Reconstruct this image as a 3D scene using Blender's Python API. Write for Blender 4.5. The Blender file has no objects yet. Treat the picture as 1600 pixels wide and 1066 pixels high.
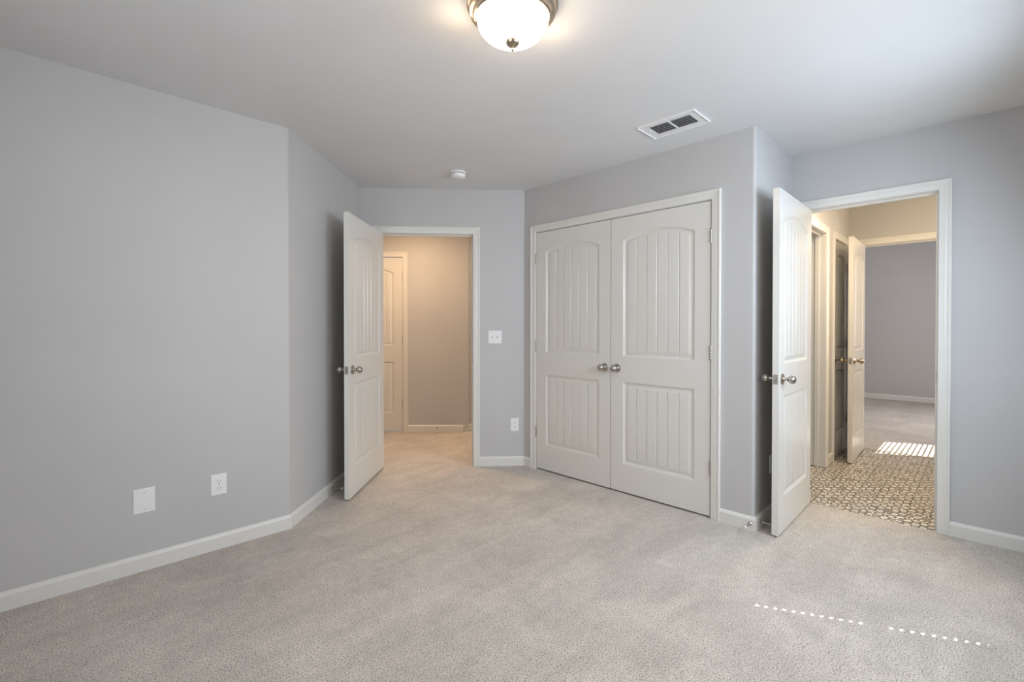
import bpy, bmesh, math, random
from mathutils import Vector, Matrix
random.seed(4)
R = math.radians
SC = bpy.context.scene
COL = SC.collection

# ------------------------------------------------------------------ camera
H_EYE = 1.233
cd = bpy.data.cameras.new('camera'); cam = bpy.data.objects.new('camera', cd); COL.objects.link(cam)
cam.location = (0, 0, H_EYE)
cam.rotation_euler = (R(90 - 0.523), 0, R(45.072 - 90))
cd.sensor_width = 36; cd.lens = 740.437 / 1600 * 36; cd.shift_y = -15.55 / 1600; cd.clip_start = 0.02
SC.camera = cam

# ------------------------------------------------------------------ world, exposure
w = bpy.data.worlds.new('sky'); SC.world = w; w.use_nodes = True
bg = w.node_tree.nodes['Background']; bg.inputs[0].default_value = (0.62, 0.78, 1.0, 1); bg.inputs[1].default_value = 1.6
vs = SC.view_settings
vs.view_transform = 'Standard'; vs.look = 'None'; vs.exposure = 0.08; vs.gamma = 1; vs.use_curve_mapping = False
try:
    SC.cycles.max_bounces = 14; SC.cycles.diffuse_bounces = 8
    SC.cycles.sample_clamp_indirect = 6
except Exception: pass

# ------------------------------------------------------------------ sun, daylight, lamps and added fills
def sun(direction, strength):
    d = bpy.data.lights.new('sun', 'SUN'); o = bpy.data.objects.new('sun', d); COL.objects.link(o)
    d.energy = strength; d.angle = R(0.22); d.color = (1, 0.97, 0.92)
    o.rotation_euler = Vector(direction).to_track_quat('-Z', 'Y').to_euler(); o.location = (8, -6, 8)
def area(name, loc, direction, sx, sy, power, color, spread=180):
    d = bpy.data.lights.new(name, 'AREA'); o = bpy.data.objects.new(name, d); COL.objects.link(o)
    d.shape = 'RECTANGLE'; d.size = sx; d.size_y = sy; d.spread = R(spread); d.energy = power; d.color = color
    o.location = loc; o.rotation_euler = Vector(direction).to_track_quat('-Z', 'Y').to_euler()
    return o
sun((-0.437, 0.90, -1.27), 11)
SKY = (0.83, 0.92, 1.0)
area('daylight_window', (2.55, -0.60, 1.50), (-0.02, 1, -0.27), 0.95, 1.15, 40, (0.68, 0.83, 1.0), 154)
area('left_fill_light', (1.35, -0.60, 1.50), (0.05, 1, -0.12), 0.90, 1.15, 19, (1.0, 0.965, 0.945), 150)  # added fill for the left and angled walls, no window here
area('rear_fill_light', (-0.46, 0.95, 1.45), (1, 0, 0), 1.7, 1.3, 10, (1.0, 0.94, 0.88))  # added fill from behind the camera to even out the room
area('daylight_far_bedroom', (7.9, -0.58, 1.45), (0, 1, 0), 1.6, 1.2, 50, (1.0, 0.96, 0.97))
area('hall_lamp_light', (2.50, 4.12, 2.42), (0, 0, -1), 0.35, 0.35, 21, (1.0, 0.67, 0.40))
area('hall_lamp_light', (4.60, 3.75, 2.42), (0, 0, -1), 0.35, 0.35, 20, (1.0, 0.74, 0.52))
area('vanity_light', (4.75, -0.50, 2.05), (0.05, 1, -0.35), 0.6, 0.12, 20, (1.0, 0.77, 0.50))
area('linen_door_fill', (4.30, 0.55, 2.25), (0, 0, -1), 0.3, 0.3, 13, (1.0, 0.80, 0.56))  # added warm fill to lift the linen door, no fixture here

# ------------------------------------------------------------------ materials
def mat(name, color, rough=0.6, metal=0.0, spec=0.5):
    m = bpy.data.materials.new(name); m.use_nodes = True
    b = m.node_tree.nodes['Principled BSDF']
    b.inputs['Base Color'].default_value = (*color, 1); b.inputs['Roughness'].default_value = rough
    b.inputs['Metallic'].default_value = metal; b.inputs['Specular IOR Level'].default_value = spec
    return m
def nd(m, t, **k):
    n = m.node_tree.nodes.new(t)
    for a, v in k.items(): setattr(n, a, v)
    return n
def lk(m, a, b): m.node_tree.links.new(a, b)
def setin(n, **k):
    for a, v in k.items(): n.inputs[a.replace('_', ' ')].default_value = v
def bump(m, scale, strength, dist=0.002, detail=2, coord='Object'):
    b = m.node_tree.nodes['Principled BSDF']
    tc = nd(m, 'ShaderNodeTexCoord'); nz = nd(m, 'ShaderNodeTexNoise'); bp = nd(m, 'ShaderNodeBump')
    setin(nz, Scale=scale, Detail=detail); setin(bp, Strength=strength, Distance=dist)
    lk(m, tc.outputs[coord], nz.inputs['Vector']); lk(m, nz.outputs['Fac'], bp.inputs['Height']); lk(m, bp.outputs['Normal'], b.inputs['Normal'])
    return nz
def paint(name, color, rough, var=0.03, bs=90, bst=0.10):
    m = mat(name, color, rough); b = m.node_tree.nodes['Principled BSDF']
    bump(m, bs, bst, 0.0015)
    tc = nd(m, 'ShaderNodeTexCoord'); nz = nd(m, 'ShaderNodeTexNoise'); setin(nz, Scale=1.3, Detail=3)
    cr = nd(m, 'ShaderNodeValToRGB')
    cr.color_ramp.elements[0].position = 0.3; cr.color_ramp.elements[1].position = 0.7
    cr.color_ramp.elements[0].color = (*[c * (1 - var) for c in color], 1); cr.color_ramp.elements[1].color = (*[min(1, c * (1 + var)) for c in color], 1)
    lk(m, tc.outputs['Object'], nz.inputs['Vector']); lk(m, nz.outputs['Fac'], cr.inputs[0]); lk(m, cr.outputs[0], b.inputs['Base Color'])
    return m
M_WALL = paint('grey_wall_paint', (0.507, 0.50, 0.495), 0.55)
M_CEIL = paint('ceiling_paint', (0.68, 0.68, 0.68), 0.8)
M_TRIM = paint('white_trim_paint', (0.70, 0.688, 0.65), 0.32, 0.01, 30, 0.006)
M_DOOR = paint('white_door_paint', (0.69, 0.675, 0.635), 0.22, 0.01, 40, 0.006)
M_NICKEL = mat('satin_nickel', (0.46, 0.43, 0.39), 0.24, 1.0)
M_BRASS = mat('warm_satin_nickel', (0.50, 0.42, 0.33), 0.22, 1.0)
M_HINGE = mat('dull_nickel', (0.42, 0.40, 0.37), 0.38, 1.0)
M_PLASTIC = mat('white_plastic', (0.80, 0.80, 0.79), 0.3)
M_SLOT = mat('dark_slot', (0.02, 0.02, 0.02), 0.7)
M_SCREW = mat('screw', (0.45, 0.45, 0.44), 0.4, 0.6)
M_RUBBER = mat('white_rubber', (0.75, 0.74, 0.72), 0.6)
M_VENT = mat('vent_enamel', (0.78, 0.78, 0.78), 0.35)
M_DUCT = mat('duct_dark', (0.075, 0.078, 0.085), 0.8)
M_SLAT = mat('blind_slat', (0.75, 0.74, 0.72), 0.5)
for _m, _s, _d in ((M_NICKEL, 700, 0.0002), (M_BRASS, 700, 0.0002), (M_HINGE, 500, 0.0002), (M_PLASTIC, 200, 0.0002), (M_VENT, 150, 0.0003), (M_SLAT, 60, 0.0004)):
    bump(_m, _s, 0.05, _d)

def carpet_material():
    m = mat('grey_beige_carpet', (0.45, 0.43, 0.40), 0.95, spec=0.1)
    b = m.node_tree.nodes['Principled BSDF']
    tc = nd(m, 'ShaderNodeTexCoord')
    # tufts: fine speckle
    n1 = nd(m, 'ShaderNodeTexNoise'); setin(n1, Scale=170.0, Detail=3.0, Roughness=0.75)
    n2 = nd(m, 'ShaderNodeTexNoise'); setin(n2, Scale=2.6, Detail=4.0, Roughness=0.6, Distortion=0.8)
    # vacuum tracks, elongated
    mp = nd(m, 'ShaderNodeMapping'); setin(mp, Rotation=(0, 0, R(28)), Scale=(0.9, 5.0, 1.0))
    n3 = nd(m, 'ShaderNodeTexNoise'); setin(n3, Scale=1.6, Detail=2.0, Distortion=0.5)
    n4 = nd(m, 'ShaderNodeTexNoise'); setin(n4, Scale=22.0, Detail=2.0)
    for n in (n1, n2, n4): lk(m, tc.outputs['Object'], n.inputs['Vector'])
    lk(m, tc.outputs['Object'], mp.inputs['Vector']); lk(m, mp.outputs[0], n3.inputs['Vector'])
    cr = nd(m, 'ShaderNodeValToRGB')
    e = cr.color_ramp.elements
    e[0].position = 0.35; e[0].color = (0.10, 0.085, 0.07, 1)
    e[1].position = 0.60; e[1].color = (0.70, 0.645, 0.58, 1)
    x = e.new(0.45); x.color = (0.50, 0.457, 0.41, 1)
    lk(m, n1.outputs['Fac'], cr.inputs[0])
    r2 = nd(m, 'ShaderNodeMapRange'); setin(r2, From_Min=0.35, From_Max=0.65, To_Min=0.90, To_Max=1.07)
    r3 = nd(m, 'ShaderNodeMapRange'); setin(r3, From_Min=0.35, From_Max=0.65, To_Min=0.955, To_Max=1.04)
    r4 = nd(m, 'ShaderNodeMapRange'); setin(r4, From_Min=0.3, From_Max=0.7, To_Min=0.94, To_Max=1.06)
    lk(m, n2.outputs['Fac'], r2.inputs[0]); lk(m, n3.outputs['Fac'], r3.inputs[0]); lk(m, n4.outputs['Fac'], r4.inputs[0])
    a = nd(m, 'ShaderNodeMath', operation='MULTIPLY'); c = nd(m, 'ShaderNodeMath', operation='MULTIPLY')
    lk(m, r2.outputs[0], a.inputs[0]); lk(m, r3.outputs[0], a.inputs[1]); lk(m, a.outputs[0], c.inputs[0]); lk(m, r4.outputs[0], c.inputs[1])
    vm = nd(m, 'ShaderNodeVectorMath', operation='SCALE')
    lk(m, cr.outputs[0], vm.inputs[0]); lk(m, c.outputs[0], vm.inputs['Scale'])
    lk(m, vm.outputs[0], b.inputs['Base Color'])
    bp = nd(m, 'ShaderNodeBump'); setin(bp, Strength=0.55, Distance=0.006)
    lk(m, n1.outputs['Fac'], bp.inputs['Height']); lk(m, bp.outputs['Normal'], b.inputs['Normal'])
    return m
M_CARPET = carpet_material()

def tile_material():
    """cream cement tile with an olive-brown stencil of rings, petals and scrolls, 20 cm repeat"""
    m = mat('patterned_tile', (0.6, 0.5, 0.4), 0.35)
    b = m.node_tree.nodes['Principled BSDF']
    tc = nd(m, 'ShaderNodeTexCoord'); mp = nd(m, 'ShaderNodeMapping'); setin(mp, Scale=(3.23, 3.23, 1.0))
    wn = nd(m, 'ShaderNodeTexNoise'); setin(wn, Scale=9.0, Detail=2.0)
    lk(m, tc.outputs['Object'], mp.inputs['Vector'])
    sx = nd(m, 'ShaderNodeSeparateXYZ'); lk(m, mp.outputs[0], sx.inputs[0])
    def mth(op, *a):
        n = nd(m, 'ShaderNodeMath', operation=op)
        for i, v in enumerate(a):
            if isinstance(v, (int, float)): n.inputs[i].default_value = v
            else: lk(m, v, n.inputs[i])
        return n.outputs[0]
    fx = mth('SUBTRACT', mth('FRACT', sx.outputs[0]), 0.5); fy = mth('SUBTRACT', mth('FRACT', sx.outputs[1]), 0.5)
    ax = mth('ABSOLUTE', fx); ay = mth('ABSOLUTE', fy)
    def dist(x, y, cx, cy):
        dx = mth('SUBTRACT', x, cx); dy = mth('SUBTRACT', y, cy)
        return mth('SQRT', mth('ADD', mth('MULTIPLY', dx, dx), mth('MULTIPLY', dy, dy)))
    def ring(d, r, wd): return mth('LESS_THAN', mth('ABSOLUTE', mth('SUBTRACT', d, r)), wd)
    parts = []
    # lattice of small almond petals, set diagonally, 1/6 of the tile
    dn = nd(m, 'ShaderNodeTexNoise'); setin(dn, Scale=6.0, Detail=1.0); lk(m, mp.outputs[0], dn.inputs['Vector'])
    wob = mth('MULTIPLY', mth('SUBTRACT', dn.outputs['Fac'], 0.5), 0.10)
    gx_ = mth('ADD', sx.outputs[0], wob); gy_ = mth('SUBTRACT', sx.outputs[1], wob)
    u_ = mth('ADD', gx_, gy_); v_ = mth('SUBTRACT', gx_, gy_)
    qx = mth('ABSOLUTE', mth('SUBTRACT', mth('FRACT', mth('MULTIPLY', u_, 4.0)), 0.5))
    qy = mth('ABSOLUTE', mth('SUBTRACT', mth('FRACT', mth('MULTIPLY', v_, 4.0)), 0.5))
    small = mth('MAXIMUM', ring(dist(qx, qy, 0.5, 0.5), 0.40, 0.080), mth('LESS_THAN', dist(qx, qy, 0.0, 0.0), 0.10))
    small = mth('MAXIMUM', small, ring(dist(qx, qy, 0.0, 0.0), 0.24, 0.055))
    cx0, cy0, r0 = 0.16, 0.10, 0.075
    dr_ = dist(ax, ay, cx0, cy0); dr2 = dist(ax, ay, 0.34, 0.42)
    small = mth('MULTIPLY', small, mth('MULTIPLY', mth('GREATER_THAN', dr_, 0.125), mth('GREATER_THAN', dr2, 0.10)))
    parts = [small, ring(dr_, r0, 0.020), ring(dr2, 0.06, 0.018), mth('LESS_THAN', dist(ax, ay, 0.0, 0.10), 0.03), mth('LESS_THAN', dist(ax, ay, 0.5, 0.0), 0.04)]
    s = parts[0]
    for p in parts[1:]: s = mth('MAXIMUM', s, p)
    grout = mth('MAXIMUM', mth('GREATER_THAN', ax, 0.494), mth('GREATER_THAN', ay, 0.494))
    mix = nd(m, 'ShaderNodeMix', data_type='RGBA'); lk(m, s, mix.inputs['Factor'])
    mix.inputs['A'].default_value = (0.84, 0.78, 0.69, 1); mix.inputs['B'].default_value = (0.10, 0.085, 0.055, 1)
    mix2 = nd(m, 'ShaderNodeMix', data_type='RGBA'); lk(m, grout, mix2.inputs['Factor'])
    lk(m, mix.outputs['Result'], mix2.inputs['A']); mix2.inputs['B'].default_value = (0.52, 0.46, 0.37, 1)
    mix3 = nd(m, 'ShaderNodeMix', data_type='RGBA', blend_type='MULTIPLY'); mix3.inputs['Factor'].default_value = 0.2
    lk(m, tc.outputs['Object'], wn.inputs['Vector']); lk(m, mix2.outputs['Result'], mix3.inputs['A']); lk(m, wn.outputs['Fac'], mix3.inputs['B'])
    lk(m, mix3.outputs['Result'], b.inputs['Base Color'])
    return m
M_TILE = tile_material()

def bowl_material():
    m = mat('frosted_lit_glass', (0.95, 0.93, 0.9), 0.3)
    b = m.node_tree.nodes['Principled BSDF']
    b.inputs['Emission Color'].default_value = (1.0, 0.78, 0.56, 1); b.inputs['Emission Strength'].default_value = 15.0
    bump(m, 60, 0.03, 0.0005)
    return m
M_BOWL = bowl_material()

# ------------------------------------------------------------------ mesh helpers
def link(name, bm, m, parent=None, smooth=False, mats=None):
    bmesh.ops.recalc_face_normals(bm, faces=bm.faces)
    me = bpy.data.meshes.new(name); bm.to_mesh(me); bm.free()
    for x in (mats or [m]): me.materials.append(x)
    if smooth:
        for p in me.polygons: p.use_smooth = True
        try: me.set_sharp_from_angle(angle=R(28))
        except Exception: pass
    o = bpy.data.objects.new(name, me); COL.objects.link(o)
    if parent: o.parent = parent
    return o
def tag(o, label=None, cat=None, group=None, kind=None):
    if label: o['label'] = label
    if cat: o['category'] = cat
    if group: o['group'] = group
    if kind: o['kind'] = kind
    return o
def empty(name, loc, rz=0):
    o = bpy.data.objects.new(name, None); COL.objects.link(o); o.location = loc; o.rotation_euler = (0, 0, rz); o.empty_display_size = 0.05
    return o
def box(bm, x0, x1, y0, y1, z0, z1, bev=0):
    v = [bm.verts.new((x, y, z)) for z in (z0, z1) for (x, y) in ((x0, y0), (x1, y0), (x1, y1), (x0, y1))]
    fs = [(0, 3, 2, 1), (4, 5, 6, 7), (0, 1, 5, 4), (1, 2, 6, 5), (2, 3, 7, 6), (3, 0, 4, 7)]
    f = [bm.faces.new([v[i] for i in q]) for q in fs]
    if bev:
        es = list({e for q in f for e in q.edges})
        bmesh.ops.bevel(bm, geom=es, offset=bev, segments=2, affect='EDGES', profile=0.5)
def prism(bm, pts, z0, z1):
    a = [bm.verts.new((x, y, z0)) for x, y in pts]; b = [bm.verts.new((x, y, z1)) for x, y in pts]
    n = len(pts)
    bm.faces.new(a[::-1]); bm.faces.new(b)
    for i in range(n): bm.faces.new((a[i], a[(i + 1) % n], b[(i + 1) % n], b[i]))
def sections(bm, secs, closed_profile=True):
    """skin a list of equal-length 3D point rings, cap both ends"""
    rings = [[bm.verts.new(p) for p in s] for s in secs]
    n = len(rings[0])
    for a, b in zip(rings, rings[1:]):
        for i in range(n if closed_profile else n - 1):
            j = (i + 1) % n
            bm.faces.new((a[i], a[j], b[j], b[i]))
    bm.faces.new(rings[0][::-1]); bm.faces.new(rings[-1])
def lathe(bm, prof, M=Matrix(), seg=32):
    """prof: (radius, height) about +Z, transformed by M"""
    rings = []
    for r, h in prof:
        if r < 1e-5: rings.append([bm.verts.new(M @ Vector((0, 0, h)))])
        else: rings.append([bm.verts.new(M @ Vector((r * math.cos(2 * math.pi * k / seg), r * math.sin(2 * math.pi * k / seg), h))) for k in range(seg)])
    for a, b in zip(rings, rings[1:]):
        for k in range(seg):
            j = (k + 1) % seg
            if len(a) == 1 and len(b) == 1: continue
            if len(a) == 1: bm.faces.new((a[0], b[j], b[k]))
            elif len(b) == 1: bm.faces.new((a[k], a[j], b[0]))
            else: bm.faces.new((a[k], a[j], b[j], b[k]))
    if len(rings[0]) > 1: bm.faces.new(rings[0][::-1])
    if len(rings[-1]) > 1: bm.faces.new(rings[-1])
def tube(bm, p, q, r, seg=12):
    p = Vector(p); q = Vector(q); d = q - p
    M = Matrix.Translation(p) @ d.to_track_quat('Z', 'Y').to_matrix().to_4x4()
    lathe(bm, [(r, 0), (r, d.length)], M, seg)

# ------------------------------------------------------------------ plan
C = 2.44
XC, XR, YRET, YL = 3.052, 3.807, 0.987, 3.010
A = (1.078, 3.010); B = (1.977, 3.844); D = (XC, 2.904)
YW, XB = -0.65, -0.52                      # window wall, rear wall
TH = 0.12
YBL, XBF = 1.0, 5.86                       # bathroom left wall, far wall
class Frame:
    """wall frame: local x runs along the wall, local y points into the room"""
    def __init__(s, p, q):
        s.p = Vector((p[0], p[1])); d = Vector((q[0], q[1])) - s.p; s.L = d.length; s.t = d / s.L
        s.n = Vector((-s.t.y, s.t.x)); s.a = math.atan2(s.t.y, s.t.x)
    def place(s, o, t=0, n=0, z=0):
        P = s.p + s.t * t + s.n * n; o.location = (P.x, P.y, z); o.rotation_euler = (0, 0, s.a); return o
F_WIN = Frame((XB, YW), (XR, YW)); F_RIGHT = Frame((XR, YW), (XR, YRET)); F_RET = Frame((XR, YRET), (XC, YRET))
F_CLOS = Frame((XC, YRET), D); F_BACK = Frame(D, B); F_CHAM = Frame(B, A); F_LEFT = Frame(A, (XB, YL)); F_REAR = Frame((XB, YL), (XB, YW))

def wall(name, F, openings=(), e0=0.0, e1=0.0, z1=C, thick=TH, m=None, label=None):
    """openings: (t0, t1, zbottom, ztop); wall body lies behind local y=0"""
    bm = bmesh.new(); t = -e0; end = F.L + e1
    for (a, b, zb, zt) in sorted(openings):
        box(bm, t, a, -thick, 0, 0, z1); box(bm, a, b, -thick, 0, zt, z1)
        if zb > 0.01: box(bm, a, b, -thick, 0, 0, zb)
        t = b
    box(bm, t, end, -thick, 0, 0, z1)
    o = link(name, bm, m or M_WALL); F.place(o)
    return tag(o, label, 'wall', kind='structure')

OPEN_Z = 2.045
D1 = (0.457, 1.263); DC = (2.758 - YRET - 1.507, 2.758 - YRET); D2 = (0.211 - YW, 0.905 - YW)
DC = (1.251 - YRET, 2.758 - YRET)
RA = 0.02; DA = RA * math.tan(R(42.852 / 2))
bm = bmesh.new(); box(bm, DA, F_LEFT.L + TH, -TH, 0, 0, C)
arc = [(DA - RA * math.sin(R(42.852 * k / 6)), -RA + RA * math.cos(R(42.852 * k / 6))) for k in range(7)]
prism(bm, [(DA, -0.06)] + arc + [(arc[-1][0] + 0.04 * math.sin(R(42.852)), arc[-1][1] - 0.04 * math.cos(R(42.852)))], 0, C)
o = link('wall_left', bm, M_WALL, smooth=True); F_LEFT.place(o)
tag(o, 'long plain grey wall on the left with the blank plate and outlet', 'wall', kind='structure')
wall('wall_angled', F_CHAM, e0=0.04, e1=-DA, label='narrow grey wall angled behind the open hall door')
wall('wall_back', F_BACK, [(D1[0], D1[1], 0, OPEN_Z)], e1=0.09, label='grey wall with the hall doorway and light switch')
# closet wall with a bull-nosed outer corner
RB = 0.018
bm = bmesh.new()
y0 = RB
box(bm, y0, DC[0], -TH, 0, 0, C); box(bm, DC[0], DC[1], -TH, 0, OPEN_Z, C); box(bm, DC[1], F_CLOS.L + 0.07, -TH, 0, 0, C)
pts = [(y0, -TH), (y0, 0)] + [(RB - RB * math.sin(R(a)), -RB + RB * math.cos(R(a))) for a in range(9, 90, 9)] + [(0, -RB), (0, -TH)]
prism(bm, pts, 0, C)
o = link('wall_closet', bm, M_WALL, smooth=True); F_CLOS.place(o); tag(o, 'grey wall that holds the double closet doors', 'wall', kind='structure')
bm = bmesh.new(); box(bm, 0, F_RET.L - TH, -TH, 0, 0, C)
o = link('wall_return', bm, M_WALL); F_RET.place(o); tag(o, 'short grey return wall beside the closet, behind the open bathroom door', 'wall', kind='structure')
wall('wall_right', F_RIGHT, [(D2[0], D2[1], 0, OPEN_Z)], e0=0, e1=0.0, label='grey wall on the right with the bathroom doorway')
WIN1 = (2.05, 3.04)
wall('wall_window', Frame((XB, YW), (10.3, YW)), [(WIN1[0] - XB, WIN1[1] - XB, 0.90, 2.10), (6.47 - XB, 7.16 - XB, 0.70, 2.17)], e0=TH, e1=TH, z1=2.75, label='exterior grey wall with windows behind the camera')
wall('wall_rear', F_REAR, [(1.35, 2.85, 0.85, 2.10)], label='grey wall behind the camera')

def slab(name, pts, z0, z1, m, label, cat):
    bm = bmesh.new(); prism(bm, pts, z0, z1); return tag(link(name, bm, m), label, cat, kind='structure')
slab('floor', [(-0.64, -0.77), (3.815, -0.77), (3.815, 3.02), (5.7, 3.02), (5.7, 6.3), (-0.64, 6.3)], -0.12, 0, M_CARPET, 'grey beige cut pile carpet of the bedroom and hall', 'carpet')
slab('floor_bathroom', [(3.815, -0.77), (5.93, -0.77), (5.93, 2.3), (3.815, 2.3)], -0.12, -0.004, M_TILE, 'cream and brown patterned tile floor in the bathroom', 'tile floor')
slab('floor_far_bedroom', [(5.93, -0.77), (10.42, -0.77), (10.42, 4.2), (5.93, 4.2)], -0.12, 0, M_CARPET, 'grey carpet of the far bedroom beyond the bathroom', 'carpet')
slab('ceiling', [(-0.64, -0.77), (5.98, -0.77), (5.98, 6.3), (-0.64, 6.3)], C, C + 0.12, M_CEIL, 'smooth pale grey ceiling', 'ceiling')
slab('ceiling_far_bedroom', [(5.86, -0.77), (10.42, -0.77), (10.42, 4.2), (5.86, 4.2)], 2.75, 2.87, M_CEIL, 'ceiling of the far bedroom', 'ceiling')

# rooms beyond
M_WALL2 = M_WALL
fb = Frame((XBF, YW), (XBF, 1.2)); DF = (0.215 - YW, 0.925 - YW)
wall('wall_bathroom_far', fb, [(DF[0], DF[1], 0, OPEN_Z)], e1=3.0, z1=2.75, label='bathroom end wall with the doorway to the far bedroom')
# bathroom left wall runs -X, its room side faces -Y
fbl = Frame((XBF, YBL), (XR + TH, YBL)); 
DL = (XBF - 5.755, XBF - 5.205); DT = (XBF - 4.865, XBF - 4.12)
wall('wall_bathroom_left', fbl, [(DL[0], DL[1], 0, OPEN_Z), (DT[0], DT[1], 0, OPEN_Z)], label='bathroom left wall with the linen door')
wall('wall_toilet_room_end', Frame((5.05, 2.2), (3.9, 2.2)), label='end wall of the room off the bathroom')
wall('wall_toilet_room_side', Frame((5.05, 1.12), (5.05, 2.2)), label='side wall of the room off the bathroom')
wall('wall_closet_end', Frame((XR + TH, 3.02), (XC, 3.02)), e0=0, e1=-0.13, thick=0.10, label='inner end wall of the closet')
wall('wall_closet_inner', Frame((XR, YRET + TH), (XR, 3.02)), thick=0.12, label='inner rear wall of the closet')
wall('wall_far_bedroom_end', Frame((10.2, YW), (10.2, 4.0)), e1=0.12, z1=2.75, label='plain grey end wall of the far bedroom')
wall('wall_far_bedroom_side', Frame((10.3, 4.0), (5.98, 4.0)), z1=2.75, label='side wall of the far bedroom')
# hall
yw = R(45.072); FV = Vector((math.cos(yw), math.sin(yw))); RV = Vector((math.sin(yw), -math.cos(yw)))
def LD(lat, dep): q = FV * dep + RV * lat; return (q.x, q.y)
HD = 5.55
P1 = LD(-0.5625, HD); P0 = LD(-2.7, HD)
fh = Frame(P1, P0); DH = (-0.5625 + 1.279, -0.5625 + 1.279 + 0.72)
wall('wall_hall', fh, [(DH[0], DH[1], 0, OPEN_Z)], e0=0.05, label='hall wall facing the doorway, with a closed door')
wall('wall_hall_side', Frame((5.6, P1[1]), (P1[0], P1[1])), label='hall wall running away to the right')
wall('wall_hall_end', Frame((5.6, 3.02), (5.6, P1[1])), label='end wall of the hall')
wall('wall_hall_near', Frame((XR + 0.12, 3.02), (5.6, 3.02)), thick=0.10, label='near wall of the hall')
PL = (B[0] - 1.4 * 0.753, B[1] + 1.4 * 0.658)
wall('wall_hall_left', Frame(P0, (PL[0] - 0.12, PL[1])), label='left end wall of the hall')
wall('wall_hall_near_left', Frame((PL[0], PL[1]), (B[0], B[1] + 0.1)), e0=0.1, e1=-0.10, thick=0.10, label='near left wall of the hall')

# ------------------------------------------------------------------ baseboards
BH, BT = 0.083, 0.014
def base_prof(): return [(0, 0), (BT, 0), (BT, BH - 0.017), (BT - 0.003, BH - 0.012), (BT - 0.006, BH - 0.006), (BT - 0.010, BH - 0.002), (0.0, BH)]
def baseboards(runs):
    """runs: list of (name, frame, t0, t1, mitre0, mitre1, label); mitre = signed tangent shift per unit thickness"""
    for name, F, t0, t1, m0, m1, lab in runs:
        bm = bmesh.new(); pr = base_prof()
        sections(bm, [[(t0 + m0 * y, y, z) for y, z in pr], [(t1 + m1 * y, y, z) for y, z in pr]])
        o = link(name, bm, M_TRIM); F.place(o); tag(o, lab, 'baseboard', kind='structure')
tq = math.tan(R(45 / 2)); 
def mit(Fa, Fb):   # inside corner turning left from Fa to Fb: both retreat by tan(turn/2)
    turn = (Fb.a - Fa.a + math.pi) % (2 * math.pi) - math.pi
    return math.tan(turn / 2)
CW = 0.058; RV_ = 0.004
c1 = (D1[0] - RV_ - CW, D1[1] + RV_ + CW); cc = (DC[0] - RV_ - CW, DC[1] + RV_ + CW); c2 = (D2[0] - RV_ - CW, D2[1] + RV_ + CW)
m_lc = mit(F_CHAM, F_LEFT); m_cb = mit(F_BACK, F_CHAM); m_db = mit(F_CLOS, F_BACK); m_rr = mit(F_RIGHT, F_RET); m_out = mit(F_RET, F_CLOS)
baseboards([
    ('baseboard_left', F_LEFT, 0, F_LEFT.L, m_lc, -1, 'white baseboard along the long left wall'),
    ('baseboard_angled', F_CHAM, 0, F_CHAM.L, m_cb, -m_lc, 'white baseboard behind the open hall door'),
    ('baseboard_back', F_BACK, 0, c1[0], m_db, 0, 'white baseboard between the hall doorway and the closet'),
    ('baseboard_back_left', F_BACK, c1[1], F_BACK.L, 0, -m_cb, 'short white baseboard hidden left of the hall doorway'),
    ('baseboard_closet_left', F_CLOS, cc[1], F_CLOS.L, 0, -m_db, 'tiny white baseboard piece left of the closet trim'),
    ('baseboard_closet', F_CLOS, 0, cc[0], m_out, 0, 'white baseboard right of the closet doors'),
    ('baseboard_return', F_RET, 0, F_RET.L, m_rr, -m_out, 'white baseboard on the return wall behind the bathroom door'),
    ('baseboard_right', F_RIGHT, 0, c2[0], 1, 0, 'white baseboard right of the bathroom doorway'),
    ('baseboard_window', F_WIN, 0, F_WIN.L, 1, -1, 'white baseboard under the window behind the camera'),
    ('baseboard_rear', F_REAR, 0, F_REAR.L, 1, -1, 'white baseboard on the wall behind the camera'),
    ('baseboard_hall', fh, 0, DH[0] - RV_ - CW, 0.35, 0, 'white baseboard in the hall beyond the doorway'),
    ('baseboard_hall_side', Frame((5.6, P1[1]), P1), 0, 5.6 - P1[0], 0, 0.40, 'hall baseboard turning away to the right'),
    ('baseboard_bathroom', fbl, DL[1] + RV_ + CW, DT[0] - RV_ - CW, 0, 0, 'short baseboard between the two bathroom door trims'),
    ('baseboard_far_bedroom', Frame((10.2, YW), (10.2, 4.0)), 0, 4.6, 0, 0, 'white baseboard along the far bedroom wall'),
])

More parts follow.
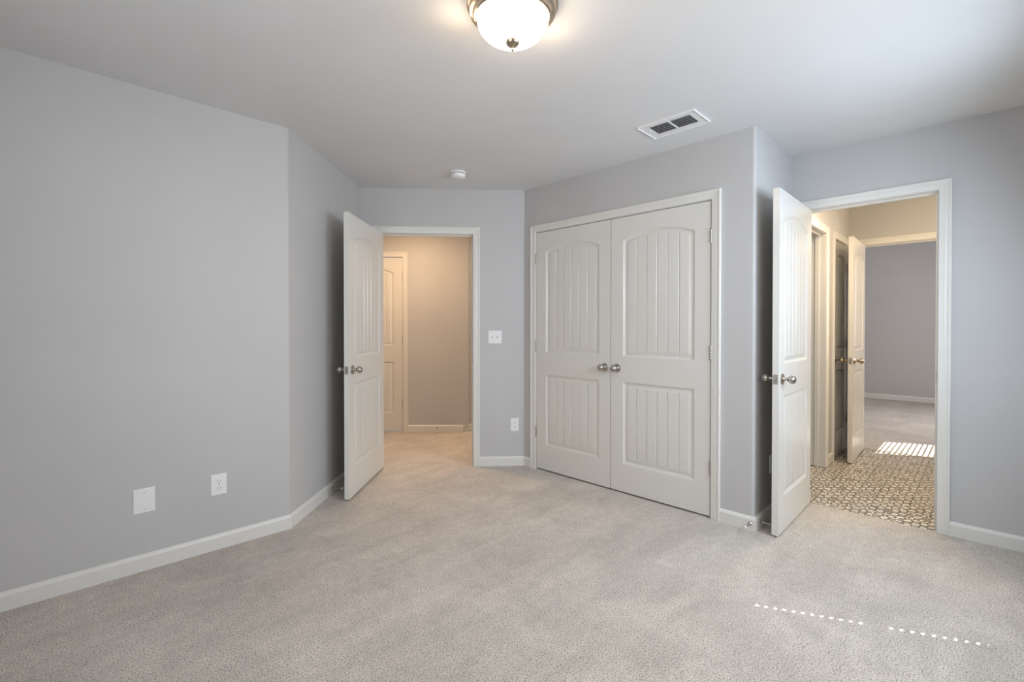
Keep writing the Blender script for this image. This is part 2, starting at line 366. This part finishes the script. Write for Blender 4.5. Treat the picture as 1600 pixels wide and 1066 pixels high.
# ------------------------------------------------------------------ casings + jambs
def casing_prof(): # (across from inner edge, thickness)
    return [(0, 0), (0, 0.009), (0.004, 0.011), (0.022, 0.0125), (0.030, 0.014), (0.034, 0.0125), (0.042, 0.0135), (0.047, 0.0175), (CW - 0.003, 0.0175), (CW, 0.0155), (CW, 0)]
def trim(name, F, op, label, thick=TH, stop=None, both=False, strike=None, zt=OPEN_Z):
    """op=(t0,t1); stop = y of door stop's room-side face (negative = into the wall)"""
    t0, t1 = op; bm = bmesh.new()
    def cas(side):
        s = 1 if side > 0 else -1; yb = 0 if side > 0 else -thick
        pr = casing_prof()
        L = [[(t0 - RV_ - u, yb + s * y, 0) for u, y in pr], [(t0 - RV_ - u, yb + s * y, zt + RV_ + u) for u, y in pr],
             [(t1 + RV_ + u, yb + s * y, zt + RV_ + u) for u, y in pr], [(t1 + RV_ + u, yb + s * y, 0) for u, y in pr]]
        sections(bm, L)
    cas(1)
    if both: cas(-1)
    J = 0.018
    # jamb liners sit in the rough opening (faces flush with op)
    box(bm, t0 - 0.001, t0 + 0.0005, -thick - 0.001, 0.001, 0, zt); box(bm, t1 - 0.0005, t1 + 0.001, -thick - 0.001, 0.001, 0, zt)
    box(bm, t0, t1, -thick - 0.001, 0.001, zt - 0.0005, zt + 0.001)
    if stop is not None:
        sw = 0.034
        box(bm, t0, t0 + 0.010, stop - sw, stop, 0, zt, 0.002); box(bm, t1 - 0.010, t1, stop - sw, stop, 0, zt, 0.002); box(bm, t0 + 0.010, t1 - 0.010, stop - sw, stop, zt - 0.010, zt, 0.002)
    o = link(name, bm, M_TRIM, smooth=False); F.place(o); tag(o, label, 'door trim', kind='structure')
    if strike is not None:
        bs = bmesh.new(); s = 1 if strike < (t0 + t1) / 2 else -1
        xx = sorted((strike, strike + s * 0.002))
        box(bs, xx[0], xx[1], -0.034, 0.002, 0.895, 0.955)
        p = link('strike_plate', bs, M_HINGE, o)
    return o
trim('trim_1', F_BACK, D1, 'white trim around the hall doorway', stop=-0.040, both=True, strike=D1[0])
trim('trim_2', F_CLOS, DC, 'white trim around the double closet doors')
trim('trim_3', F_RIGHT, D2, 'white trim around the bathroom doorway on the right', stop=-0.040, both=True, strike=D2[0])
trim('trim_4', fh, DH, 'cream trim around the closed door in the hall')
trim('trim_5', fb, DF, 'cream trim around the doorway from bathroom to far bedroom', stop=-0.040, both=True)
trim('trim_6', fbl, DL, 'cream trim around the linen door in the bathroom')
trim('trim_7', fbl, DT, 'cream trim around the first opening on the bathroom left wall', stop=-0.045, both=True)

# ------------------------------------------------------------------ moulded door leaf
DT_ = 0.035; DZ0, DZ1 = 0.012, 2.040
def leaf_mesh(bm, wd):
    """two panel plank door, both faces moulded. x 0..wd, y -DT_/2..DT_/2"""
    st = 0.104 if wd > 0.6 else 0.09
    px0, px1 = st, wd - st
    # profile: depth as function of inset from the panel edge
    prof = [(0, 0), (0.004, -0.0045), (0.010, -0.0060), (0.014, -0.0105), (0.021, -0.0110), (0.040, -0.0035), (0.045, -0.0030)]
    def depth(d):
        if d <= 0: return 0
        for (a, ha), (b, hb) in zip(prof, prof[1:]):
            if d <= b: return ha + (hb - ha) * (d - a) / (b - a)
        return prof[-1][1]
    ins = [p[0] for p in prof]
    f0, f1 = px0 + 0.045, px1 - 0.045
    ng = 5 if wd > 0.6 else 3
    sp = 0.0805 if wd > 0.6 else 0.08
    gc = [(px0 + px1) / 2 + (k - (ng - 1) / 2) * sp for k in range(ng)]
    G = 0.006
    xs = {0, wd}
    for d in ins: xs.add(round(px0 + d, 5)); xs.add(round(px1 - d, 5))
    xs |= {px0 - 0.0025, px1 + 0.0025}
    for g in gc: xs |= {round(g - G - 0.0015, 5), round(g + G + 0.0015, 5), round(g - G, 5), round(g - 0.0012, 5), round(g + 0.0012, 5), round(g + G, 5)}
    nseg = 26
    for k in range(nseg + 1): xs.add(round(px0 + (px1 - px0) * k / nseg, 5))
    xs = sorted(xs)
    xs = [x for i, x in enumerate(xs) if i == 0 or x - xs[i - 1] > 0.0004]
    Pu = (1.012, 1.868, 0.055); Pl = (0.220, 0.824, 0.0)
    half = (px1 - px0) / 2; mid = (px0 + px1) / 2
    def top(P, x):
        u = min(1, abs(x - mid) / half)
        return P[1] + P[2] * (1 - u * u) * 1.0
    rows = [('abs', DZ0)]
    for P in (Pl, Pu):
        rows.append(('bot', P, -0.0025))
        for d in ins: rows.append(('bot', P, d))
        for d in reversed(ins): rows.append(('top', P, d))
        rows.append(('top', P, -0.0025))
    rows.append(('abs', DZ1))
    def groove(x, P, z, d_in):
        if d_in < 0.0449: return 0
        for g in gc:
            a = abs(x - g)
            if a < G: return -0.0065 * (1 if a < 0.0013 else 0)
        return 0
    for side in (1, -1):
        grid = []
        for r in rows:
            line = []
            for x in xs:
                if r[0] == 'abs': z = r[1]; dep = 0
                else:
                    P, d = r[1], r[2]
                    z = P[0] + d if r[0] == 'bot' else top(P, x) - d
                    dx = min(x - px0, px1 - x); dd = min(dx, d)
                    dep = depth(dd) if dx > 0 else 0
                    if dd >= 0.0449: dep += groove(x, P, z, dd)
                line.append(bm.verts.new((x, side * (DT_ / 2 + dep), z)))
            grid.append(line)
        for a, b in zip(grid, grid[1:]):
            for i in range(len(xs) - 1):
                bm.faces.new((a[i], a[i + 1], b[i + 1], b[i]) if side < 0 else (a[i], b[i], b[i + 1], a[i + 1]))
        if side == 1: G1 = grid
    G2 = grid
    def strip(p, q):
        for i in range(len(p) - 1): bm.faces.new((p[i], p[i + 1], q[i + 1], q[i]))
    strip(G1[0], G2[0]); strip(G1[-1], G2[-1])
    strip([r[0] for r in G1], [r[0] for r in G2]); strip([r[-1] for r in G1], [r[-1] for r in G2])
def leaf(name, wd, m=None):
    bm = bmesh.new(); leaf_mesh(bm, wd)
    return link(name, bm, m or M_DOOR, smooth=True)
def add_knob(door, x, side, z=0.925, m=None):
    """knob with its rosette on one face; side = +1/-1 along local y"""
    m = m or M_NICKEL
    rot = Matrix.Rotation(R(-90 if side > 0 else 90), 4, 'X')
    M = Matrix.Translation((x, side * DT_ / 2, z)) @ rot
    bm = bmesh.new()
    lathe(bm, [(0.0315, 0), (0.0325, 0.002), (0.0315, 0.006), (0.024, 0.0085), (0.015, 0.0105), (0.0125, 0.014), (0.0, 0.014)], M, 36)
    link('rosette', bm, m, door, smooth=True)
    bm = bmesh.new()
    pr = [(0.0105, 0.012), (0.0095, 0.020), (0.0105, 0.030), (0.0150, 0.035)]
    for k in range(1, 13):
        a = math.pi * (0.20 + 0.80 * k / 12); pr.append((0.0262 * math.sin(a) if k < 12 else 0, 0.0535 - 0.0215 * math.cos(a)))
    lathe(bm, pr, M, 36)
    link('knob', bm, m, door, smooth=True)
def add_latch(door, wd, z=0.925, m=None):
    bm = bmesh.new(); box(bm, wd - 0.0004, wd + 0.0012, -0.0125, 0.0125, z - 0.0285, z + 0.0285)
    p = link('latch_plate', bm, M_HINGE, door)
    bm = bmesh.new(); box(bm, wd, wd + 0.010, -0.006, 0.006, z - 0.008, z + 0.008, 0.002)
    link('latch_bolt', bm, m or M_NICKEL, p)
def add_hinges(door, side, zs=(0.325, 1.065, 1.815)):
    """knuckle barrels at the hinge corner, on the face given by side"""
    for z in zs:
        bm = bmesh.new(); y = side * (DT_ / 2 + 0.005)
        for k in range(5): lathe(bm, [(0.0062, 0), (0.0066, 0.001), (0.0066, 0.0168), (0.0062, 0.0176)], Matrix.Translation((-0.004, y, z - 0.0445 + k * 0.0178)), 14)
        lathe(bm, [(0.004, 0), (0.0055, 0.002), (0.003, 0.005), (0, 0.006)], Matrix.Translation((-0.004, y, z + 0.0445)), 14)
        box(bm, -0.0035, -0.0008, min(0, y), max(0, y), z - 0.0445, z + 0.0445)
        link('hinge', bm, M_HINGE, door, smooth=True)
def place_face(door, hinge_face, free_face, side):
    """put the leaf so the face 'side' has its hinge corner and free corner on the two plan points"""
    h = Vector(hinge_face); f = Vector(free_face); d = (f - h).normalized(); n = Vector((-d.y, d.x))
    o = h - n * side * DT_ / 2
    door.location = (o.x, o.y, 0); door.rotation_euler = (0, 0, math.atan2(d.y, d.x))
# hall door, swung into the room. hinge-to-free direction: -dir ; visible face on the right (camera right) side
w1 = 0.797
Ff = Vector((1.542, 3.171)); dr = Vector((0.731, 0.682)).normalized(); Hf = Ff + dr * w1
d1 = leaf('door_1', w1); place_face(d1, Hf, Ff, 1)   # local +y is left-hand normal of hinge->free = towards camera right
tag(d1, 'white two-panel door standing open into the room at the hall doorway', 'door', kind='structure')
add_knob(d1, w1 - 0.062, 1); add_knob(d1, w1 - 0.062, -1); add_latch(d1, w1); add_hinges(d1, -1)
# closet pair
wl = 0.750
d2 = leaf('door_2', wl - 0.002); d2.location = (XC + 0.0175 - 0.002, 2.754, 0); d2.rotation_euler = (0, 0, R(-90))
tag(d2, 'left leaf of the closed white closet doors', 'door', kind='structure')
add_knob(d2, wl - 0.055, -1); add_hinges(d2, -1)
d3 = leaf('door_3', wl - 0.004); d3.location = (XC + 0.0175 - 0.002, 1.2545, 0); d3.rotation_euler = (0, 0, R(90))
tag(d3, 'right leaf of the closed white closet doors', 'door', kind='structure')
add_knob(d3, wl - 0.057, 1); add_hinges(d3, 1)
# bathroom door, open along the return wall
w2 = 0.752
d4 = leaf('door_4', w2); place_face(d4, (3.788, 0.862), (3.036, 0.851), 1)
tag(d4, 'white two-panel door standing open at the bathroom doorway', 'door', kind='structure')
add_knob(d4, w2 - 0.062, 1); add_knob(d4, w2 - 0.062, -1); add_latch(d4, w2); add_hinges(d4, -1)
# far bathroom door, open along the linen door
w3 = 0.70
d5 = leaf('door_5', w3); place_face(d5, (5.845, 0.864), (5.146, 0.846), 1)
tag(d5, 'cream door open inside the bathroom, leading to the far bedroom', 'door', kind='structure')
add_knob(d5, w3 - 0.062, 1, m=M_BRASS); add_knob(d5, w3 - 0.062, -1, m=M_BRASS); add_latch(d5, w3, m=M_BRASS); add_hinges(d5, -1)
# linen door, closed (hinges on the far side)
w4 = 0.543
d6 = leaf('door_6', w4); d6.location = (5.752, YBL + 0.0175 + 0.002, 0); d6.rotation_euler = (0, 0, R(180))
tag(d6, 'closed narrow linen door in shade behind the open bathroom door', 'door', kind='structure')
add_knob(d6, w4 - 0.06, 1, m=M_BRASS); add_hinges(d6, 1)
# closed hall door
w5 = DH[1] - DH[0] - 0.006
d7 = leaf('door_7', w5); fh.place(d7, DH[0] + 0.003, -0.0175 - 0.002)
tag(d7, 'closed cream door seen through the hall doorway', 'door', kind='structure')
add_knob(d7, w5 - 0.062, 1); add_hinges(d7, 1)

# ------------------------------------------------------------------ wall plates
def plate(bm, wd, ht, th=0.006):
    r = 0.003
    pr = [(0, wd / 2, ht / 2), (th * 0.45, wd / 2, ht / 2), (th, wd / 2 - 0.004, ht / 2 - 0.004)]
    rings = [[(-a, y, -b), (a, y, -b), (a, y, b), (-a, y, b)] for y, a, b in pr]
    sections(bm, rings)
def screw(parent, x, z, th, m=None):
    bm = bmesh.new(); lathe(bm, [(0.0032, 0), (0.0030, 0.0010), (0.0, 0.0014)], Matrix.Translation((x, th, z)) @ Matrix.Rotation(R(-90), 4, 'X'), 14)
    link('screw', bm, m or M_SCREW, parent, smooth=True)
def outlet(F, t, z, label, group=None, wd=0.071, ht=0.116):
    bm = bmesh.new(); plate(bm, wd, ht)
    e = empty('wall_outlet', (0, 0, 0)); F.place(e, t, 0, z); tag(e, label, 'outlet', group)
    link('cover_plate', bm, M_PLASTIC, e)
    for s in (-1, 1):
        zc = s * 0.0195
        bm = bmesh.new(); pts = []
        for k in range(28):
            a = 2 * math.pi * k / 28; pts.append((0.0172 * math.cos(a), max(-0.0135, min(0.0135, 0.0172 * math.sin(a)))))
        sections(bm, [[(x, 0.0045, zc + zz) for x, zz in pts], [(x, 0.0075, zc + zz) for x, zz in pts], [(x * 0.95, 0.0082, zc + zz * 0.95) for x, zz in pts]])
        rc = link('receptacle', bm, M_PLASTIC, e)
        bm = bmesh.new()
        box(bm, -0.0075, -0.0052, 0.0076, 0.0085, zc - 0.0015, zc + 0.0065); box(bm, 0.0052, 0.0075, 0.0076, 0.0085, zc - 0.0005, zc + 0.0065)
        lathe(bm, [(0.0026, 0), (0.0026, 0.0009)], Matrix.Translation((0, 0.0076, zc - 0.0075)) @ Matrix.Rotation(R(-90), 4, 'X'), 12)
        link('slot', bm, M_SLOT, rc)
    screw(e, 0, 0, 0.0058)
    return e
A_L = A[0]
outlet(F_LEFT, A_L - 0.700, 0.357, 'white duplex outlet on the long left wall, beside the blank plate', wd=0.078)
outlet(F_BACK, F_BACK.L - 1.341, 0.362, 'white duplex outlet low on the wall between hall doorway and closet', wd=0.074)
outlet(F_RET, XR - 3.365, 0.345, 'shaded white outlet partly hidden behind the open bathroom door')
# blank plate
e = empty('blank_wall_plate', (0, 0, 0)); F_LEFT.place(e, A_L - 0.370, 0, 0.352)
tag(e, 'blank white cover plate low on the left wall', 'wall plate')
bm = bmesh.new(); plate(bm, 0.090, 0.125); link('cover_plate', bm, M_PLASTIC, e)
screw(e, 0, 0.042, 0.0058); screw(e, 0, -0.042, 0.0058)
# two gang switch
e = empty('light_switch', (0, 0, 0)); F_BACK.place(e, F_BACK.L - 1.166, 0, 1.141)
tag(e, 'white double toggle light switch right of the hall doorway', 'light switch')
bm = bmesh.new(); plate(bm, 0.121, 0.117); link('cover_plate', bm, M_PLASTIC, e)
for s in (-1, 1):
    bm = bmesh.new(); box(bm, s * 0.023 - 0.0052, s * 0.023 + 0.0052, 0.0055, 0.0068, -0.012, 0.012)
    sl = link('toggle_surround', bm, M_SCREW, e)
    bm = bmesh.new(); up = s
    sections(bm, [[(s * 0.023 + x, 0.006, z - 0.0) for x, z in ((-0.0042, -0.009), (0.0042, -0.009), (0.0042, 0.009), (-0.0042, 0.009))],
                  [(s * 0.023 + x, 0.017, z + up * 0.009) for x, z in ((-0.0036, -0.004), (0.0036, -0.004), (0.0036, 0.004), (-0.0036, 0.004))]])
    link('toggle', bm, M_PLASTIC, e)
    screw(e, s * 0.023, 0.030, 0.0058, M_PLASTIC); screw(e, s * 0.023, -0.030, 0.0058, M_PLASTIC)

# ------------------------------------------------------------------ door stops
def stop(F, t, z, label, ln=0.075, yaw=0):
    e = empty('door_stop', (0, 0, 0)); F.place(e, t, BT, z); e.rotation_euler.z += R(yaw)
    tag(e, label, 'door stop')
    RX = Matrix.Rotation(R(-90), 4, 'X')
    bm = bmesh.new(); lathe(bm, [(0.011, 0), (0.0115, 0.002), (0.009, 0.006), (0.0055, 0.010), (0.0, 0.010)], RX, 20); link('base_flange', bm, M_NICKEL, e, smooth=True)
    bm = bmesh.new(); lathe(bm, [(0.0045, 0.008), (0.0035, 0.02), (0.0035, ln - 0.012), (0.006, ln - 0.010), (0.006, ln - 0.006)], RX, 16); link('rod', bm, M_NICKEL, e, smooth=True)
    bm = bmesh.new(); lathe(bm, [(0.0068, ln - 0.007), (0.0078, ln - 0.004), (0.0078, ln + 0.002), (0.006, ln + 0.005), (0, ln + 0.006)], RX, 18); link('rubber_tip', bm, M_RUBBER, e, smooth=True)
    return e
stop(F_CHAM, F_CHAM.L - 0.585, 0.045, 'nickel door stop on the baseboard behind the open hall door', ln=0.078)
stop(F_CLOS, 0.020, 0.040, 'nickel door stop on the closet-side baseboard at the outer corner', ln=0.072)
stop(F_RET, XR - 3.115, 0.040, 'nickel door stop on the return baseboard behind the bathroom door', ln=0.072)
stop(fh, -0.5625 + 0.880, 0.045, 'small door stop on the hall baseboard beyond the doorway', ln=0.05)

# ------------------------------------------------------------------ ceiling light
e = empty('ceiling_light', (1.262, 1.262, C)); tag(e, 'round flush ceiling light with glowing frosted bowl and brushed nickel rim', 'ceiling light')
FL = Matrix.Rotation(R(180), 4, 'X')
bm = bmesh.new()
lathe(bm, [(0.150, 0.0), (0.168, 0.002), (0.172, 0.008), (0.170, 0.014), (0.163, 0.018), (0.160, 0.024), (0.163, 0.030), (0.160, 0.036), (0.150, 0.040), (0.147, 0.046), (0.146, 0.053), (0.139, 0.057), (0.134, 0.056), (0.132, 0.045), (0.0, 0.040)], FL, 72)
link('metal_pan', bm, M_BRASS, e, smooth=True)
bm = bmesh.new()
pr = [(0.133, 0.050)]
for k in range(0, 15):
    a = math.pi / 2 * k / 14; pr.append((0.1335 * math.cos(a) ** 0.85 if k < 14 else 0.0, 0.058 + 0.083 * math.sin(a)))
lathe(bm, pr, FL, 72)
bowl = link('glass_bowl', bm, M_BOWL, e, smooth=True)
bm = bmesh.new()
lathe(bm, [(0.0, 0.137), (0.021, 0.1365), (0.0275, 0.138), (0.0265, 0.144), (0.022, 0.151), (0.013, 0.158), (0.005, 0.161), (0.004, 0.164), (0.0058, 0.167), (0.0058, 0.171), (0.003, 0.174), (0, 0.175)], FL, 36)
link('finial', bm, M_BRASS, e, smooth=True)
for k in range(3):
    a = 2 * math.pi * k / 3
    L = bpy.data.lights.new('halo_fill', 'POINT'); L.energy = 0.45; L.color = (1.0, 0.78, 0.55); L.shadow_soft_size = 0.05  # added points outside the pan, making the warm halo on the ceiling
    o = bpy.data.objects.new('halo_fill', L); COL.objects.link(o); o.parent = e; o.location = (0.21 * math.cos(a), 0.21 * math.sin(a), -0.095)

# ------------------------------------------------------------------ ceiling vent
vx0, vx1, vy0, vy1 = 2.570, 2.795, 1.152, 1.503
e = empty('ceiling_vent', ((vx0 + vx1) / 2, (vy0 + vy1) / 2, C)); tag(e, 'white rectangular ceiling air vent with two banks of louvres', 'air vent')
hx, hy = (vx1 - vx0) / 2, (vy1 - vy0) / 2
gx, gy = 0.066, 0.128
bm = bmesh.new()
for (a, b, c, d) in ((-hx, -gx, -hy, hy), (gx, hx, -hy, hy), (-gx, gx, -hy, -gy), (-gx, gx, gy, hy)):
    box(bm, a, b, c, d, -0.005, 0.0)
for s in (-1, 1):
    box(bm, s * hx - 0.002 if s > 0 else -hx, hx if s > 0 else -hx + 0.002, -hy, hy, -0.009, -0.005)
box(bm, -hx, hx, -hy, -hy + 0.002, -0.011, -0.005); box(bm, -hx, hx, hy - 0.002, hy, -0.011, -0.005)
box(bm, -gx, gx, -0.005, 0.005, -0.006, 0.0)
link('frame', bm, M_VENT, e)
bm = bmesh.new(); box(bm, -gx, gx, -gy, gy, -0.0012, -0.0002); link('duct_shade_panel', bm, M_DUCT, e)  # dark sheet stands in for the shade up inside the duct
for bank in (-1, 1):
    for k in range(5):
        bm = bmesh.new(); xx = -gx + (k + 0.5) * (2 * gx / 5)
        y0_, y1_ = (0.006, gy) if bank > 0 else (-gy, -0.006)
        sl = 0.0065
        sections(bm, [[(xx + sl, y, -0.0015), (xx + sl - 0.001, y, -0.0015), (xx - sl, y, -0.0060), (xx - sl + 0.001, y, -0.0064)] for y in (y0_, y1_)])
        link('louvre', bm, M_VENT, e)
bm = bmesh.new(); box(bm, -0.030, -0.024, gy + 0.004, gy + 0.016, -0.016, -0.005, 0.001); link('damper_lever', bm, M_VENT, e)

# ------------------------------------------------------------------ smoke detector
e = empty('smoke_detector', (2.325, 2.925, C)); tag(e, 'round white smoke detector on the ceiling near the hall doorway', 'smoke detector')
bm = bmesh.new(); lathe(bm, [(0.0, 0), (0.060, 0), (0.061, 0.003), (0.061, 0.012), (0.059, 0.014), (0.0, 0.014)], FL, 48); link('mounting_base', bm, M_PLASTIC, e, smooth=True)
bm = bmesh.new(); lathe(bm, [(0.0, 0.0145), (0.051, 0.0145), (0.051, 0.0185), (0.0, 0.0185)], FL, 48); link('sensing_slot', bm, M_DUCT, e)
bm = bmesh.new(); lathe(bm, [(0.0, 0.0185), (0.0565, 0.0185), (0.0575, 0.021), (0.055, 0.034), (0.050, 0.043), (0.042, 0.047), (0.020, 0.0485), (0.018, 0.0475), (0.0, 0.0475)], FL, 48); link('cover', bm, M_PLASTIC, e, smooth=True)

# ------------------------------------------------------------------ windows and blinds (behind the camera and in the far bedroom)
def window(n, x0, x1, z0, z1, label):
    bm = bmesh.new(); yo, yi = -0.765, -0.70; f = 0.03
    box(bm, x0, x0 + 0.012, yo, yi, z0, z1); box(bm, x1 - 0.012, x1, yo, yi, z0, z1)
    box(bm, x0, x1, yo, yi, z0, z0 + 0.012); box(bm, x0, x1, yo, yi, z1 - 0.012, z1)
    o = link('window_%d' % n, bm, M_TRIM); tag(o, label, 'window', kind='structure')
    bm = bmesh.new(); zr = 1.455; box(bm, x0 + 0.01, x1 - 0.01, -0.725, -0.70, zr - 0.035, zr + 0.035); link('meeting_rail', bm, M_TRIM, o)
    return o
window(1, WIN1[0], WIN1[1], 0.90, 2.10, 'white framed window in the exterior wall behind the camera')
window(2, 6.47, 7.16, 0.70, 2.17, 'white framed window of the far bedroom')
def blind_closed(x0, x1, z0, z1, hx_):
    e = empty('window_blind', ((x0 + x1) / 2, -0.668, z0)); tag(e, 'closed white slatted blind in the window behind the camera', 'blind')
    p = 0.0445; k = 0; z = z0; bm = bmesh.new(); cx = (x0 + x1) / 2
    while z < z1:
        hb, ht = z + 0.012, z + 0.030; a, b = hx_ - 0.009 - cx, hx_ + 0.009 - cx
        X0, X1 = x0 - cx, x1 - cx
        zt = min(z + p, z1)
        for (q0, q1, r0, r1) in ((X0, a, z, zt), (b, X1, z, zt), (a, b, z, hb), (a, b, ht, zt)):
            if r1 > r0: box(bm, q0, q1, -0.0015, 0.0015, r0 - z0, r1 - z0)
        z += p; k += 1
    o = link('slats', bm, M_SLAT, e)
blind_closed(WIN1[0] + 0.001, WIN1[1] - 0.001, 0.90, 2.10, 2.911)
def blind_open(x0, x1, z0, z1):
    e = empty('window_blind', ((x0 + x1) / 2, -0.685, z0)); tag(e, 'open slatted blind in the far bedroom window', 'blind')
    p = 0.056; bm = bmesh.new(); z = p / 2; hw = (x1 - x0) / 2
    ang = R(43); sl = 0.025
    while z < z1 - z0:
        dy, dz = sl * math.cos(ang), sl * math.sin(ang)
        sections(bm, [[(x, -dy, z + dz), (x, -dy + 0.002, z + dz + 0.001), (x, dy + 0.002, z - dz + 0.001), (x, dy, z - dz)] for x in (-hw, hw)])
        z += p
    link('slats', bm, M_SLAT, e)
blind_open(6.475, 7.155, 0.70, 2.17)
